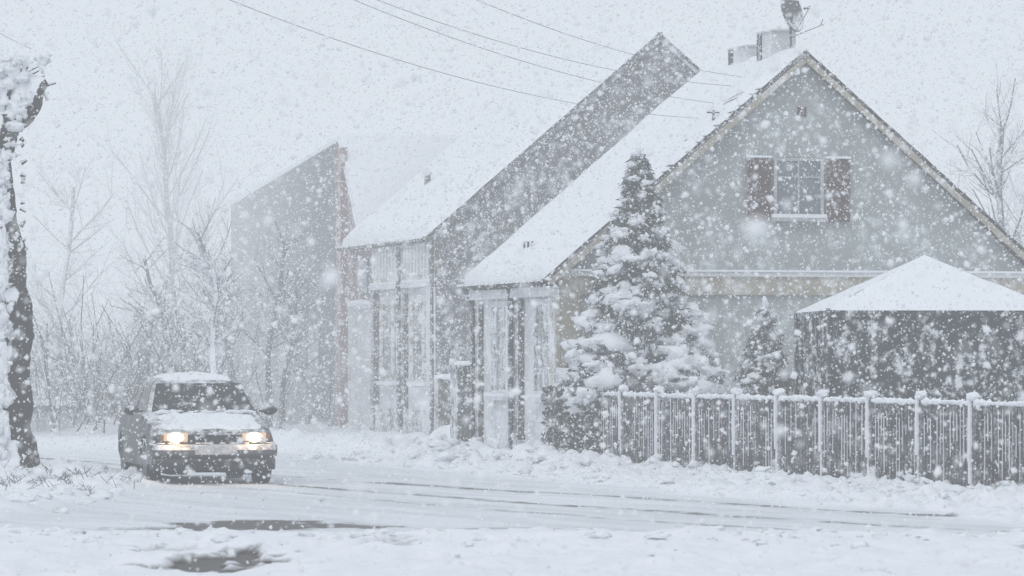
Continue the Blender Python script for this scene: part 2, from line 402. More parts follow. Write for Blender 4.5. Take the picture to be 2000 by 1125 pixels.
# ---------------------------------------------------------------- barn / firewall wing
h3=empty('brick_barn',(-3.3,94.4,0),ROT)
w=MB(); BL=15.5; BZ=5.45
w.add([(0,0,-.3),(0,0,4.1),(0,2.2,6.5),(0,2.2,-.3)],[(0,1,2,3)],0)
w.add([(0.01,2.2,-.3),(0.01,2.2,6.5),(0.01,BL,BZ),(0.01,BL,-.3)],[(0,1,2,3)],1)
w.add([(0,0,-.3),(7,0,-.3),(7,0,4.1),(0,0,4.1)],[(0,1,2,3)],1)
w.add([(0,BL,-.3),(7,BL,-.3),(7,BL,BZ),(0,BL,BZ)],[(3,2,1,0)],1)
w.box(-.20,-.003,-.05,.4,-.2,4.1,0); w.box(-.16,-.004,1.6,2.15,-.2,6.35,0)
w.box(-.05,.0,4.5,5.6,1.2,2.4,2); w.box(-.05,.0,8.2,9.2,1.2,2.3,2)
w.build('walls',['brick','barnw','curtain'],h3)
t=MB()
def slab(b,pts,h,m):
    lo=[(p[0],p[1],p[2]) for p in pts]; hi=[(p[0],p[1],p[2]+h) for p in pts]
    b.add(lo+hi,[(3,2,1,0),(4,5,6,7),(0,1,5,4),(1,2,6,5),(2,3,7,6),(3,0,4,7)],m)
slab(t,[(-.1,-.15,3.98),(7,-.15,3.98),(7,2.2,6.5),(-.1,2.2,6.5)],.06,2)
slab(t,[(-.06,-.12,4.05),(7,-.12,4.05),(7,2.2,6.57),(-.06,2.2,6.57)],.12,1)
slab(t,[(.0,2.22,6.5),(7,2.22,6.5),(7,BL+.1,BZ),(.0,BL+.1,BZ)],.06,0)
slab(t,[(.0,2.22,6.565),(7,2.22,6.565),(7,BL+.1,BZ+.065),(.0,BL+.1,BZ+.065)],.10,1)
t.build('roof',['barnw','snow','brick'],h3)

# ---------------------------------------------------------------- gate pillars & wall between houses
gp=empty('stone_gate_pillar',(-.80,71.6,0),ROT)
t=MB(); t.box(-.18,.18,-.25,.25,-.2,1.42,0); t.box(-.22,.22,-.29,.29,1.422,1.48,0); t.blob((0,0,1.50),.24,.30,.06,1,.1,3); t.build('pillar',['stone','snow'],gp)
gw=empty('yard_wall',(-1.42,78,0),ROT)
t=MB(); t.box(0,.30,-.3,.0,-.2,1.22,0); t.box(.302,1.2,-.2,-.02,-.2,1.02,0); t.blob((.15,-.15,1.25),.20,.2,.07,1,.2,2); t.blob((.7,-.1,1.05),.42,.14,.07,1,.2,2)
t.blob((.2,-.5,.15),.35,.3,.22,1,.3,2)
t.build('wall',['stone','snow'],gw)
gw2=empty('low_garden_wall',(-9.2,93,0),0)
t=MB(); t.box(-6,1.1,0,.3,-.2,.55,0); t.blob((-2.4,.1,.58),3.9,.35,.13,1,.15,3)
for k in range(18): t.box(-6+k*.4,-5.95+k*.4,-.06,-.002,.0,.75,1)
t.build('wall',['wall1s','twigl'],gw2)

# ---------------------------------------------------------------- fence
fe=empty('picket_fence',(0,0,0)); pk=MB(); ps=MB()
def fp(s,d,z): p=FA+FD*s+FN*d; return (p.x,p.y,z)
def fbox(b,s0,s1,d0,d1,z0,z1,m=0,lean=0):
    vs=[fp(s0,d0,z0),fp(s1,d0,z0),fp(s1,d1,z0),fp(s0,d1,z0),fp(s0+lean,d0,z1),fp(s1+lean,d0,z1),fp(s1+lean,d1,z1),fp(s0+lean,d1,z1)]
    b.add(vs,[(3,2,1,0),(4,5,6,7),(0,1,5,4),(1,2,6,5),(2,3,7,6),(3,0,4,7)],m)
s=-6.1; SP=1.6; SE=17.6
while s<SE:
    fbox(ps,s-.035,s+.035,-.03,.04,-.1,1.14,0)
    p=fp(s,0,1.155); ps.blob(p,.085,.085,.055,1,.35,2)
    fbox(ps,s-.016,s+.037,.042,.06,R(.1,.5),1.13,1)
    s2=min(s+SP,SE)
    fbox(pk,s+.05,s2-.05,-.045,-.02,.25,.31,0); fbox(pk,s+.05,s2-.05,-.045,-.02,.96,1.02,0)
    k=s+.06
    while k<s2-.06:
        h=1.07+R(-.02,.02); ln=R(-.015,.015); fbox(pk,k,k+.075,-.018,.006,.06,h,0,ln)
        if random.random()<.7: 
            a=R(.1,.8); fbox(pk,k+.0,k+R(.008,.02),.008,.014,a,h-.01-R(0,.25),1,ln)
        k+=.098+R(-.008,.008)
    n=26
    for i in range(n):
        q=s+.04+(s2-s-.08)*i/n; r=R(.018,.05); p=fp(q,-.005,1.078); pk.blob(p,.055,.05,r,1,.4,1)
    fbox(ps,s,s2,-.07,.03,-.2,.08,2)
    s+=SP
pk.build('pickets',['picket','snow'],fe); ps.build('posts_and_plinth',['post','snow','stone'],fe,smooth=False)
hg=MB()
for i in range(15000):
    s=R(-6,17.4); d=-R(.25,1.0); z=R(.05,1.05)
    p=Vector(fp(s,d,z)); a=Vector((R(-1,1),R(-1,1),R(-1,1))).normalized()*.055; b_=Vector((R(-1,1),R(-1,1),R(-1,1))).normalized()*.055
    hg.add([p-a,p+b_,p+a,p-b_],[(0,1,2,3)],0)
for i in range(300):
    s=R(-6,17.4); hg.blob(fp(s,-R(.35,.9),R(.75,1.05)),R(.05,.12),R(.05,.12),R(.03,.06),1,.4,1)
for i in range(160):
    s=R(-6,17.4); p=Vector(fp(s,-.65,0)); hg.tube(p,p+Vector((R(-.2,.2),R(-.2,.2),1.0)),.015,.006,4,0)
hg.build('garden_hedge',['hedge','snow'])
hg=MB()
for i in range(6500):
    s=R(15.6,18.2); d=R(-.5,.16); z=R(.0,1.17)*(1-.1*abs(nz(s*2,1)))
    p=Vector(fp(s,d,z)); a=Vector((R(-1,1),R(-1,1),R(-1,1))).normalized()*.045; b_=Vector((R(-1,1),R(-1,1),R(-1,1))).normalized()*.045
    hg.add([p-a,p+b_,p+a,p-b_],[(0,1,2,3)],0)
for i in range(60):
    s=R(15.6,18.2); hg.blob(fp(s,R(-.4,.1),R(1.0,1.15)),R(.05,.1),R(.05,.1),R(.02,.04),1,.4,1)
hg.build('shrub',['hedge','snow'])

# ---------------------------------------------------------------- garden tent
tn=empty('garden_gazebo',(5.66,58.5,0),math.radians(4)); t=MB(); H=1.58; zE=2.27; zA=3.02
n=14
for sidei in range(4):
    rm=Matrix.Rotation(sidei*math.pi/2,4,'Z'); G={}
    for i in range(n+1):
        for j in range(n+1):
            a=i/n; c=(j/n*2-1)*(1-a); z=zE+(zA-zE)*(a**1.06)+.03*nz(a*4,c*4,sidei)*(1-a)
            if i==0: z-=.03*math.sin(j/n*math.pi)+.02
            G[i,j]=len(t.v); t.v.append(tuple(rm@Vector((c*H,-(1-a)*H,z))))
    for i in range(n):
        for j in range(n): t.f.append((G[i,j],G[i,j+1],G[i+1,j+1],G[i+1,j])); t.m.append(0)
t.build('snowy_canopy',['snow'],tn,smooth=True)
t=MB()
for sidei in range(4):
    rm=Matrix.Rotation(sidei*math.pi/2,4,'Z'); m_=90
    vs=[]
    for i in range(m_+1):
        x=-H+.03+(2*H-.06)*i/m_; y=-H+.06+.018*math.sin(i*.55)+.010*math.sin(i*1.3)
        vs+= [rm@Vector((x,y+.01*math.sin(i*.9),.05)),rm@Vector((x,y,zE-.09))]
    t.add(vs,[(2*i,2*i+2,2*i+3,2*i+1) for i in range(m_)],0)
    vs=[]
    for i in range(m_+1):
        x=-H+(2*H)*i/m_; y=-H+.0; vs+= [rm@Vector((x,y,zE-.10-.015*abs(math.sin(i*.42)))),rm@Vector((x,y,zE-.03))]
    t.add(vs,[(2*i,2*i+2,2*i+3,2*i+1) for i in range(m_)],1)
    t.tube(rm@Vector((-H+.02,-H+.02,0)),rm@Vector((-H+.02,-H+.02,zE)),.03,.03,8,2)
t.build('side_curtains',['tarp','tarp','dark'],tn,smooth=True)

# ---------------------------------------------------------------- spruces
def spruce(name,x,y,H,Rr,nb,seed,pb=.45):
    random.seed(seed); e=empty(name,(x,y,0)); nd=MB(); sw=MB(); tr=MB()
    for k in range(8): tr.tube((0,0,H*k/8),(0,0,H*(k+1)/8),.09*(1-k/8)+.01,.09*(1-(k+1)/8)+.008,8,0)
    for i in range(nb):
        h=(i+.5)/nb; h=h**1.08; z0=.25+(H-.35)*h
        L=Rr*min(1,1.42*(1-h)**1.0)*R(.72,1.12)*(.78 if h<.18 else 1)+.05; az=i*2.39996+R(-.3,.3)
        L*=1+.10*math.sin(az*2+seed)+.26*nz(h*7,az,seed)
        d=Vector((math.cos(az),math.sin(az),0)); sd=Vector((-d.y,d.x,0))
        prev=Vector((0,0,z0)); steps=max(3,int(L/.11))
        for q in range(1,steps+1):
            f=q/steps; p=d*(L*f)+Vector((0,0,z0+.10*L*math.sin(f*2.2)-.38*L*f*f))
            tr.tube(prev,p,.014*(1-f)+.005,.012*(1-f)+.004,4,0)
            wd=(.05+.22*L*math.sin(min(1,f*1.1)*math.pi*.85)+.03)
            if f>.25:
              for r in range(int(13+18*wd/.2)):
                c=p+sd*R(-wd,wd)+d*R(-.07,.09)+Vector((0,0,R(-.14,.03)))
                a=(sd*R(-1,1)+d*R(.1,1)+Vector((0,0,R(-.9,.1)))).normalized()*R(.045,.095); b_=a.cross(Vector((R(-1,1),R(-1,1),R(-1,1)))).normalized()*.015
                nd.add([c-b_,c+a,c+b_],[(0,1,2)],0)
                nd.add([c-a*.4-b_.cross(a).normalized()*.015,c+a*.8,c-a*.4+b_.cross(a).normalized()*.015],[(0,1,2)],0)
            if f>.42 and random.random()<pb:
                r=R(.4,1.2)*(.045+.12*min(1,L))*(.75+.45*f)
                c=p+sd*R(-wd,wd)*.6+Vector((0,0,.035))
                sw.blob(c,r*R(.8,1.3),r*R(.8,1.3),r*R(.45,.75),0,.9,2,1.6)
                for _ in range(3):
                    sw.blob(c+Vector((R(-r,r),R(-r,r),R(-.08,.02)))*1.1,r*.38,r*.38,r*.28,0,.6,1,1.6)
            prev=p
    sw.blob((0,0,H),.05,.05,.10,0,.3,2)
    tr.build('trunk_and_limbs',['bark'],e); nd.build('needles',['needle'],e); sw.build('snow_load',['snow'],e,smooth=True)
spruce('spruce_tree',1.90,64.0,4.74,1.12,340,11,.47)
spruce('spruce_tree',3.62,61.0,2.38,.48,120,23,.47)
random.seed(99)

# ---------------------------------------------------------------- bare trees
def grow(b,p,d,L,r,lev,maxl,up,spread,segs=4,kids=(3,5),m=0):
    p=Vector(p); d=Vector(d).normalized(); n=segs
    for i in range(n):
        d=(d+Vector((R(-.16,.16),R(-.16,.16),R(-.08,.12)+up*.12))).normalized()
        q=p+d*(L/n); r2=r*(1-.55*(1/n)); sides=6 if lev==0 else (4 if lev<2 else 3)
        b.tube(p,q,r,r2,sides,m); p=q; r=r2
        if lev<maxl and (i>0 or lev>0):
            for k in range(random.randint(*kids) if lev>0 else random.randint(kids[0],kids[1]+1)):
                az=R(0,6.283); side=d.orthogonal().normalized(); side.rotate(Matrix.Rotation(az,3,d))
                nd=(d*R(.5,1)+side*spread*R(.6,1.1)).normalized()
                taper=1 if lev else (1-.55*i/n)
                grow(b,p-d*R(0,L/n),nd,L*R(.34,.55)*taper,r*R(.35,.55),lev+1,maxl,up,spread,3,(1,3) if lev>0 else (2,3),m)
def tree(name,x,y,H,r,seed,maxl=3,up=.5,spread=.8,mat='twig',kids=(2,4),lean=0,segs=6,first=.0):
    random.seed(seed); b=MB()
    if first>0: b.tube((0,0,-.1),(lean*first,0,first),r*1.25,r,8)
    grow(b,(lean*first,0,first),(lean,0,1),(H-first)*.88,r,0,maxl,up,spread,segs,kids)
    b.build(name,[mat],loc=(x,y,0)); return len(b.f)
tot=0
tot+=tree('bare_tree',-8.7,112,9.6,.10,1,3,.9,.55,'twig',(2,3),segs=10,first=1.5)
tot+=tree('bare_tree',-11.4,106,6.8,.09,2,3,.4,.8,'twig',(2,4),first=1)
tot+=tree('bare_tree',-6.1,88,4.0,.12,3,3,.1,1.2,'twigl',(3,5),segs=6,first=1.1)
tot+=tree('bare_tree',-7.6,96,4.4,.07,4,3,.2,1.1,'twig',(3,5),first=.8)
tot+=tree('bare_tree',-4.9,91,3.9,.06,5,3,.2,1.2,'twig',(3,5),first=.6)
tot+=tree('bare_tree',10.6,92,7.4,.10,6,3,.4,.8,'twig',(3,4),segs=7,first=1.5)
tot+=tree('bare_tree',12.6,100,6.8,.09,7,3,.5,.6,'twigl',(2,3),segs=7,first=1.5)
tot+=tree('bare_tree',-6.3,96,5.0,.08,18,3,.3,1.0,'twig',(3,5),segs=6,first=1.0)
tot+=tree('bare_tree',-5.3,93,4.6,.07,41,3,.3,1.0,'twig',(3,5),segs=6,first=1.0)
random.seed(5); b=MB()
for i in range(90):
    x=R(-12.5,-4.0); y=R(88,101)
    if x>-5.2 and y>93: continue
    H=R(1.4,3.4)
    for k in range(5): grow(b,(x+R(-.3,.3),y+R(-.3,.3),R(0,.4)),(R(-.8,.8),R(-.6,.6),1),H*R(.5,1),.022,1,3,.0,1.1,3,(1,3))
b.build('shrub_thicket',['twig']); tot+=len(b.f)
b=MB()
for i in range(34):
    x=R(-26,24); y=R(135,165); H=R(4,6.8)*(1 if x<4 else .8)
    grow(b,(x,y,0),(R(-.1,.1),R(-.1,.1),1),H,.14,0,2,.5,.75,6,(3,4))
b.build('distant_trees',['twig']); tot+=len(b.f)
print('tree faces',tot)

# ---------------------------------------------------------------- pollarded tree (left)
random.seed(31)
pt=empty('pollarded_tree',(-6.42,54,0)); b=MB()
def limb(b,pts,rad,n=30,sub=18,amp=.28,seed=0):
    P=[Vector(p) for p in pts]; rings=[]
    for i in range(len(P)-1):
        for k in range(sub+(1 if i==len(P)-2 else 0)):
            f=k/sub
            p0=P[max(0,i-1)];p1=P[i];p2=P[i+1];p3=P[min(len(P)-1,i+2)]
            c=.5*((2*p1)+(p2-p0)*f+(2*p0-5*p1+4*p2-p3)*f*f+(3*p1-p0-3*p2+p3)*f**3)
            rings.append((c,rad[i]*(1-f)+rad[i+1]*f))
    vs=[]
    for j,(c,r) in enumerate(rings):
        t=(rings[min(j+1,len(rings)-1)][0]-rings[max(j-1,0)][0]).normalized(); a=Vector((1,0,0)); a=(a-t*a.dot(t)).normalized(); bb=t.cross(a)
        for i in range(n):
            th=i*2*math.pi/n; dr=a*math.cos(th)+bb*math.sin(th); p=c+dr*r
            q=Vector((p.x*3.2,p.y*3.2,p.z*1.7+seed)); rr=r*(1+amp*noise.fractal(q,1,2,5)+.12*abs(nz(th*3,p.z*.8,seed)))
            vs.append(c+dr*rr)
    fs=[(j*n+i,j*n+(i+1)%n,(j+1)*n+(i+1)%n,(j+1)*n+i) for j in range(len(rings)-1) for i in range(n)]
    fs.append(tuple(range((len(rings)-1)*n,len(rings)*n)))
    b.add(vs,fs,0)
limb(b,[(.02,0,-.2),(.0,0,.3),(.02,0,1.2),(-.0,0,2.3),(-.06,0,3.2),(-.10,0,4.1),(-.02,0,4.7)],[.48,.34,.31,.31,.27,.20,.26],seed=1,amp=.36)
limb(b,[(-.08,0,4.35),(.16,0,4.75),(.36,-.05,5.02),(.52,-.05,5.12)],[.22,.21,.18,.07],seed=4,amp=.45)
limb(b,[(-.05,0,4.4),(-.08,.05,4.9),(.02,.05,5.25),(.06,.05,5.36)],[.24,.24,.20,.06],seed=8,amp=.45)
limb(b,[(-.1,0,4.3),(-.45,0,4.8),(-.6,0,5.2)],[.18,.2,.1],seed=12,amp=.4)
limb(b,[(-.04,0,2.2),(-.35,0,2.9),(-.7,0,3.4),(-.9,0,4.2)],[.18,.13,.12,.1],seed=15,amp=.3)
b.build('trunk',['bark'],pt,smooth=True)
b=MB()
for i in range(60):
    f=R(0,1); p=Vector((-.3+.85*f,R(-.1,.1),5.0+R(-.15,.25))); b.tube(p,p+Vector((R(-.12,.16),R(-.1,.1),R(.02,.10))),.026,.014,5)
for i in range(40):
    z=R(.4,4.4); s=1 if random.random()<.8 else -1; p=Vector((s*.24-.04,R(-.1,.1),z)); b.tube(p,p+Vector((s*R(.03,.08),0,R(-.05,.08))),.035,.018,5)
b.build('twig_stubs',['bark'],pt)
b=MB()
for i in range(60):
    z=R(4.0,5.3); x=-.05+(z-4.2)*.3*R(-.5,1.4); b.blob((x+R(-.2,.2),-.18,z+.1),R(.04,.12),.07,R(.03,.08),0,.9,2)
for i in range(230):
    z=R(.05,4.2); x=.03-abs(random.gauss(0,.17)); rr=.33 if z<3 else .27
    b.blob((x,-math.sqrt(max(.01,rr*rr-x*x*.9)),z),R(.03,.10),.05,R(.04,.17),0,1.0,2,2)
b.build('snow_patches',['snow'],pt,smooth=True)
b=MB()
for i in range(190):
    x=random.gauss(-5.6,.5); y=R(47,53.5); z=gh(x,y)[0]; q=Vector((x,y,z-.02)); d=Vector((R(-.16,.2),R(-.1,.1),R(.03,.16)))
    b.tube(q,q+d,.006,.003,3); b.tube(q+d*.6,q+d*.6+Vector((R(-.1,.1),0,R(0,.08))),.004,.002,3)
b.build('dry_weeds',['hedge'])

# ---------------------------------------------------------------- car
car=empty('car',(-3.76,54.0,.0),math.radians(11.5))
paint=dusted('car_paint',(.022,.024,.028),.12,9,up=.55,side=(-.05,-.05),rough=.4,spec=.3)
cglass=dusted('car_glass',(.012,.015,.016),.12,11,up=.2,side=(0,-.05),rough=.25,spec=.2,soft=.08)
trim=dusted('car_bumper',(.085,.088,.095),.22,11,up=.9,side=(0,-.15),rough=.5)
rubber=dusted('tyre_rubber',(.015,.015,.015),.08,16)
plate=dusted('plate_blank',(.42,.43,.44),.3,20)
chrome=plain('hubcap',(.10,.10,.11),.5)
st=[(0,.66,.26,.585,.60),(.05,.74,.21,.635,.66),(.16,.79,.19,.69,.71),(.55,.815,.18,.785,.73),(1.0,.825,.18,.87,.745),(1.3,.83,.18,.905,.77),(2.2,.835,.18,.925,.78),(3.2,.83,.18,.94,.77),(3.75,.815,.2,.945,.74),(4.08,.78,.24,.92,.70),(4.18,.70,.30,.84,.62)]
bm=bmesh.new(); rings=[]
for (y,w_,zb,zt,tw) in st:
    half=[(w_*.80,zb),(w_*.96,zb+.05),(w_,zb+.17),(w_*1.0,zb+(zt-zb)*.55),(w_*.975,zt-.13),(tw*1.02,zt-.035),(tw*.9,zt),(tw*.5,zt+.012)]
    ring=[(x,z) for x,z in half]+[(0,zt+.018)]+[(-x,z) for x,z in half[::-1]]+[(0,zb)]
    rings.append([bm.verts.new((x,y,z)) for x,z in ring])
k=len(rings[0])
for a,b_ in zip(rings[:-1],rings[1:]):
    for i in range(k): bm.faces.new((a[i],a[(i+1)%k],b_[(i+1)%k],b_[i]))
bm.faces.new(rings[0]); bm.faces.new(rings[-1][::-1]); bmesh.ops.recalc_face_normals(bm,faces=bm.faces)
me=bpy.data.meshes.new('body'); bm.to_mesh(me); bm.free(); body=bpy.data.objects.new('body',me); S.collection.objects.link(body)
me.materials.append(paint)
cut=MB()
for wy in (.78,3.28):
    n=28; vs=[]
    for x in (-1.2,1.2):
        for i in range(n):
            a=i*2*math.pi/n; vs.append((x,wy+.345*math.cos(a),.29+.345*math.sin(a)))
    for s0,s1 in ((-1.2,-.55),(.55,1.2)):
        vv=[(s0,)+v[1:] for v in vs[:n]]+[(s1,)+v[1:] for v in vs[:n]]
        cut.add(vv,[(i,(i+1)%n,n+(i+1)%n,n+i) for i in range(n)]+[tuple(range(n-1,-1,-1)),tuple(range(n,2*n))],0)
co=cut.build('cutter',[paint]); 
bmc=bmesh.new(); bmc.from_mesh(co.data); bmesh.ops.recalc_face_normals(bmc,faces=bmc.faces); bmc.to_mesh(co.data); bmc.free()
md=body.modifiers.new('b','BOOLEAN'); md.object=co; md.operation='DIFFERENCE'; md.solver='EXACT'
dg=bpy.context.evaluated_depsgraph_get(); nm=bpy.data.meshes.new_from_object(body.evaluated_get(dg)); body.modifiers.clear(); body.data=nm
bpy.data.objects.remove(co); nm.polygons.foreach_set('use_smooth',[True]*len(nm.polygons))
try: nm.set_sharp_from_angle(angle=math.radians(38))
except Exception as ex: print(ex)
body.parent=car
cab=MB()
def ringc(z,yf,yb,wf,wb,bf,bb):
    return [(-wf,yf+.06,z),(-wf*.6,yf+bf*.35,z),(0,yf-bf+.03,z),(wf*.6,yf+bf*.35,z),(wf,yf+.06,z),(max(wf,wb)*1.02,(yf+yb)/2,z),(wb,yb-.06,z),(0,yb+bb,z),(-wb,yb-.06,z),(-max(wf,wb)*1.02,(yf+yb)/2,z)]
r0=ringc(.87,1.02,3.72,.73,.68,.04,.02); r1=ringc(1.29,1.70,3.12,.575,.55,.05,.02); r2=ringc(1.345,1.86,2.98,.50,.48,.03,.02)
V_=r0+r1+r2+[(0,2.4,1.372)]
fs=[(i,(i+1)%10,10+(i+1)%10,10+i) for i in range(10)]+[(10+i,10+(i+1)%10,20+(i+1)%10,20+i) for i in range(10)]+[(20+i,20+(i+1)%10,30) for i in range(10)]
cab.add(V_,fs,0); cab.build('cabin',[paint],car,smooth=True)
gl=MB()
def lerp(a,b,t): return Vector(a)*(1-t)+Vector(b)*t
def panel(ids,t0,t1,off,inset=None):
    for (i,j,e0,e1) in ids:
        a0,b0,a1,b1=Vector(r0[i]),Vector(r0[j]),Vector(r1[i]),Vector(r1[j])
        q=[lerp(lerp(a0,b0,e0),lerp(a1,b1,e0),t0),lerp(lerp(a0,b0,e1),lerp(a1,b1,e1),t0),lerp(lerp(a0,b0,e1),lerp(a1,b1,e1),t1),lerp(lerp(a0,b0,e0),lerp(a1,b1,e0),t1)]
        gl.add([p+Vector(off) for p in q],[(0,1,2,3)],0)
panel([(0,1,.16,1),(1,2,0,1),(2,3,0,1),(3,4,0,.84)],.10,.95,(0,-.012,.008))
panel([(4,5,.12,.94),(5,6,.06,.80)],.12,.9,(.008,0,.004)); panel([(9,0,.06,.88),(8,9,.2,.94)],.12,.9,(-.008,0,.004))
panel([(6,7,.12,1),(7,8,0,.88)],.12,.9,(0,.01,.008))
gl.build('windows',[cglass],car,smooth=False)
t=MB()
def bar(b,zs,yo,w_,m,seg=14,depth=.16):
    rows=[]
    for i in range(seg+1):
        f=i/seg*2-1; x=w_*math.sin(f*math.pi/2)/1; y=yo+.10*abs(f)**3+.12*max(0,abs(f)-.8)*2
        rows.append([(x,y+.02,zs[0]),(x,y-.02,zs[0]+.03),(x,y-.03,(zs[0]+zs[1])/2),(x,y-.01,zs[1]-.02),(x,y+depth,zs[1]),(x,y+depth,zs[0])])
    vs=[p for r in rows for p in r]; kk=6
    b.add(vs,[(i*kk+j,i*kk+(j+1)%kk,(i+1)*kk+(j+1)%kk,(i+1)*kk+j) for i in range(seg) for j in range(kk)]+[tuple(range(kk-1,-1,-1)),tuple(range(seg*kk,seg*kk+kk))],m)
bar(t,(.36,.525),-.045,.81,0); bar(t,(.19,.345),-.015,.79,1)
t.box(-.26,.26,-.092,-.078,.385,.495,2)
t.box(-.40,.40,-.05,-.038,.225,.30,3)
t.box(-.34,.34,-.012,.08,.545,.635,3)
for k in range(5): t.box(-.335,.335,-.02,-.014,.552+k*.017,.558+k*.017,1)
t.box(-.055,.055,-.028,-.021,.567,.612,1)
for sx in (-1,1):
    t.box(sx*.62-.07,sx*.62+.07,-.045,-.036,.24,.30,1)
    t.blob((sx*.90,1.36,.93),.10,.06,.065,1,.05,3); t.box(min(sx*.76,sx*.86),max(sx*.76,sx*.86),1.35,1.39,.90,.93,1)
    t.tube((sx*.1-.25,.985,.905),(sx*.1+.25,1.10,.96),.009,.007,4,3)
    t.box(sx*.815-.01,sx*.815+.01,1.2,2.9,.46,.50,3)
    for wy in (.78,3.28): t.box(min(sx*.3,sx*.54),max(sx*.3,sx*.54),wy-.36,wy+.36,.12,.66,3)
t.box(-.5,.5,.3,3.9,.15,.30,3)
t.build('bumpers_and_trim',[trim,paint,plate,rubber],car,smooth=False)
t=MB()
for sx in (-1,1):
    for wy in (.78,3.28):
        n=32
        prof=[(.60,.20),(.60,.27),(.615,.288),(.70,.292),(.785,.288),(.805,.27),(.80,.20),(.785,.18),(.785,.05)]
        o=len(t.v)
        for (x,r) in prof:
            for i in range(n):
                a=i*2*math.pi/n; t.v.append((sx*x,wy+r*math.cos(a),.29+r*math.sin(a)))
        for q in range(len(prof)-1):
            for i in range(n):
                t.f.append((o+q*n+i,o+q*n+(i+1)%n,o+(q+1)*n+(i+1)%n,o+(q+1)*n+i)); t.m.append(0 if q<6 else 1)
        t.f.append(tuple(o+(len(prof)-1)*n+i for i in range(n))); t.m.append(1)
t.build('wheels',[rubber,chrome],car,smooth=True)
mlamp,nt,bb=nodes('lit_headlamp'); bb.inputs['Emission Color'].default_value=(1,.76,.44,1); bb.inputs['Emission Strength'].default_value=9
mref,nt,bb=nodes('lamp_reflector_glow'); bb.inputs['Base Color'].default_value=(.35,.33,.3,1); bb.inputs['Emission Color'].default_value=(1,.55,.24,1); bb.inputs['Emission Strength'].default_value=.6  # reflector given its own warm emission to imitate the lamp's glare
mamb,nt,bb=nodes('indicator_lens'); bb.inputs['Base Color'].default_value=(.15,.10,.07,1)
t=MB()
for sx in (-1,1):
    c=sx*.50; pr=[(-.15,.555),(.15,.545),(.155,.66),(-.14,.655)]
    fr=[(c+x,-.03+.05*abs(x*sx+.15)*(1 if x*sx>0 else .3),z) for x,z in pr]; bk=[(x,.12,z) for x,_,z in fr]
    t.add(fr+bk,[(0,1,2,3),(0,4,5,1),(1,5,6,2),(2,6,7,3),(3,7,4,0)],1)
    t.blob((c,-.035,.602),.105,.035,.062,0,.0,3)
    cc=sx*.685; t.box(cc-.03,cc+.03,.0,.12,.555,.65,2)
t.build('headlamps',[mlamp,mref,mamb],car,smooth=True)
for sx in (-1,1):
    l=bpy.data.lights.new('added_headlamp_spill','POINT'); l.energy=3.0; l.color=(1,.58,.28); l.shadow_soft_size=.08  # point lamp added ahead of each headlamp to spill warm glow on bumper
    o=bpy.data.objects.new('added_headlamp_spill',l); S.collection.objects.link(o); o.parent=car; o.location=(sx*.5,-.18,.60)
t=MB()
def sheet(fn,nu,nv):
    G={}
    for i in range(nu+1):
        for j in range(nv+1): G[i,j]=len(t.v); t.v.append(fn(i/nu,j/nv))
    for i in range(nu):
        for j in range(nv): t.f.append((G[i,j],G[i+1,j],G[i+1,j+1],G[i,j+1])); t.m.append(0)
def hoodz(y):
    for (a,b_) in zip(st[:-1],st[1:]):
        if a[0]<=y<=b_[0]: f=(y-a[0])/(b_[0]-a[0]); return a[3]*(1-f)+b_[3]*f
    return .9
def hood(a,c):
    x=(a*2-1); y=.13+c*.88; e=min(1,(1-abs(x))*7)*min(1,c*7)*min(1,(1-c)*9)
    xx=x*(.66+.06*nz(y*4,2)); y+=.06*nz(x*5,3)*(1-c); z=hoodz(y)+.010*(1-x*x)-.02*abs(x)**4
    return (xx,y,z-.02+.055*math.sqrt(max(0,e))+e*(.014*nz(xx*4,y*4)+.014*nz(xx*11,y*9)))
sheet(hood,60,44)
def rf(a,c):
    x=(a*2-1); y=1.76+c*1.32; e=min(1,(1-abs(x))*6)*min(1,c*6)*min(1,(1-c)*6)
    ww=.52+.02*nz(y*5,1); z=1.30+.07*(1-x*x)*(1-(c*2-1)**2*.6)
    return (x*ww,y,z-.03+.08*math.sqrt(max(0,e))+e*.012*nz(x*4,y*5))
sheet(rf,40,40)
for i in range(45):
    x=R(-.62,.62); t.blob((x,R(1.0,1.06),.90+R(0,.02)),R(.03,.08),.04,R(.012,.025),0,.5,2)
for i in range(16):
    x=R(-.75,.75); t.blob((x,.0+.1*abs(x)**3,.528),R(.03,.08),.05,.010,0,.4,1)
t.build('snow_cover',['snow'],car,smooth=True)

# ---------------------------------------------------------------- overhead cables
def cable(a,b_,sag,r=.0045,n=28):
    a=Vector(a);b_=Vector(b_); pts=[]
    for i in range(n+1):
        f=i/n; p=a.lerp(b_,f); p.z-=sag*4*f*(1-f); pts.append(p)
    for p,q in zip(pts[:-1],pts[1:]): cb.tube(p,q,r,r,5)
cb=MB()
cable((-4.02,50,6.1),(3.16,67.5,5.39),.35)
cable((-2.5,52,6.22),(3.51,68,5.64),.25)
cable((-2.27,52.5,6.26),(3.90,68.5,5.96),.28)
cable((-1.08,53,6.34),(4.14,69,6.11),.22)
cable((-7.49,60,6.35),(-6.43,57,5.74),.02,.004)
cb.build('overhead_cables',['wire'])

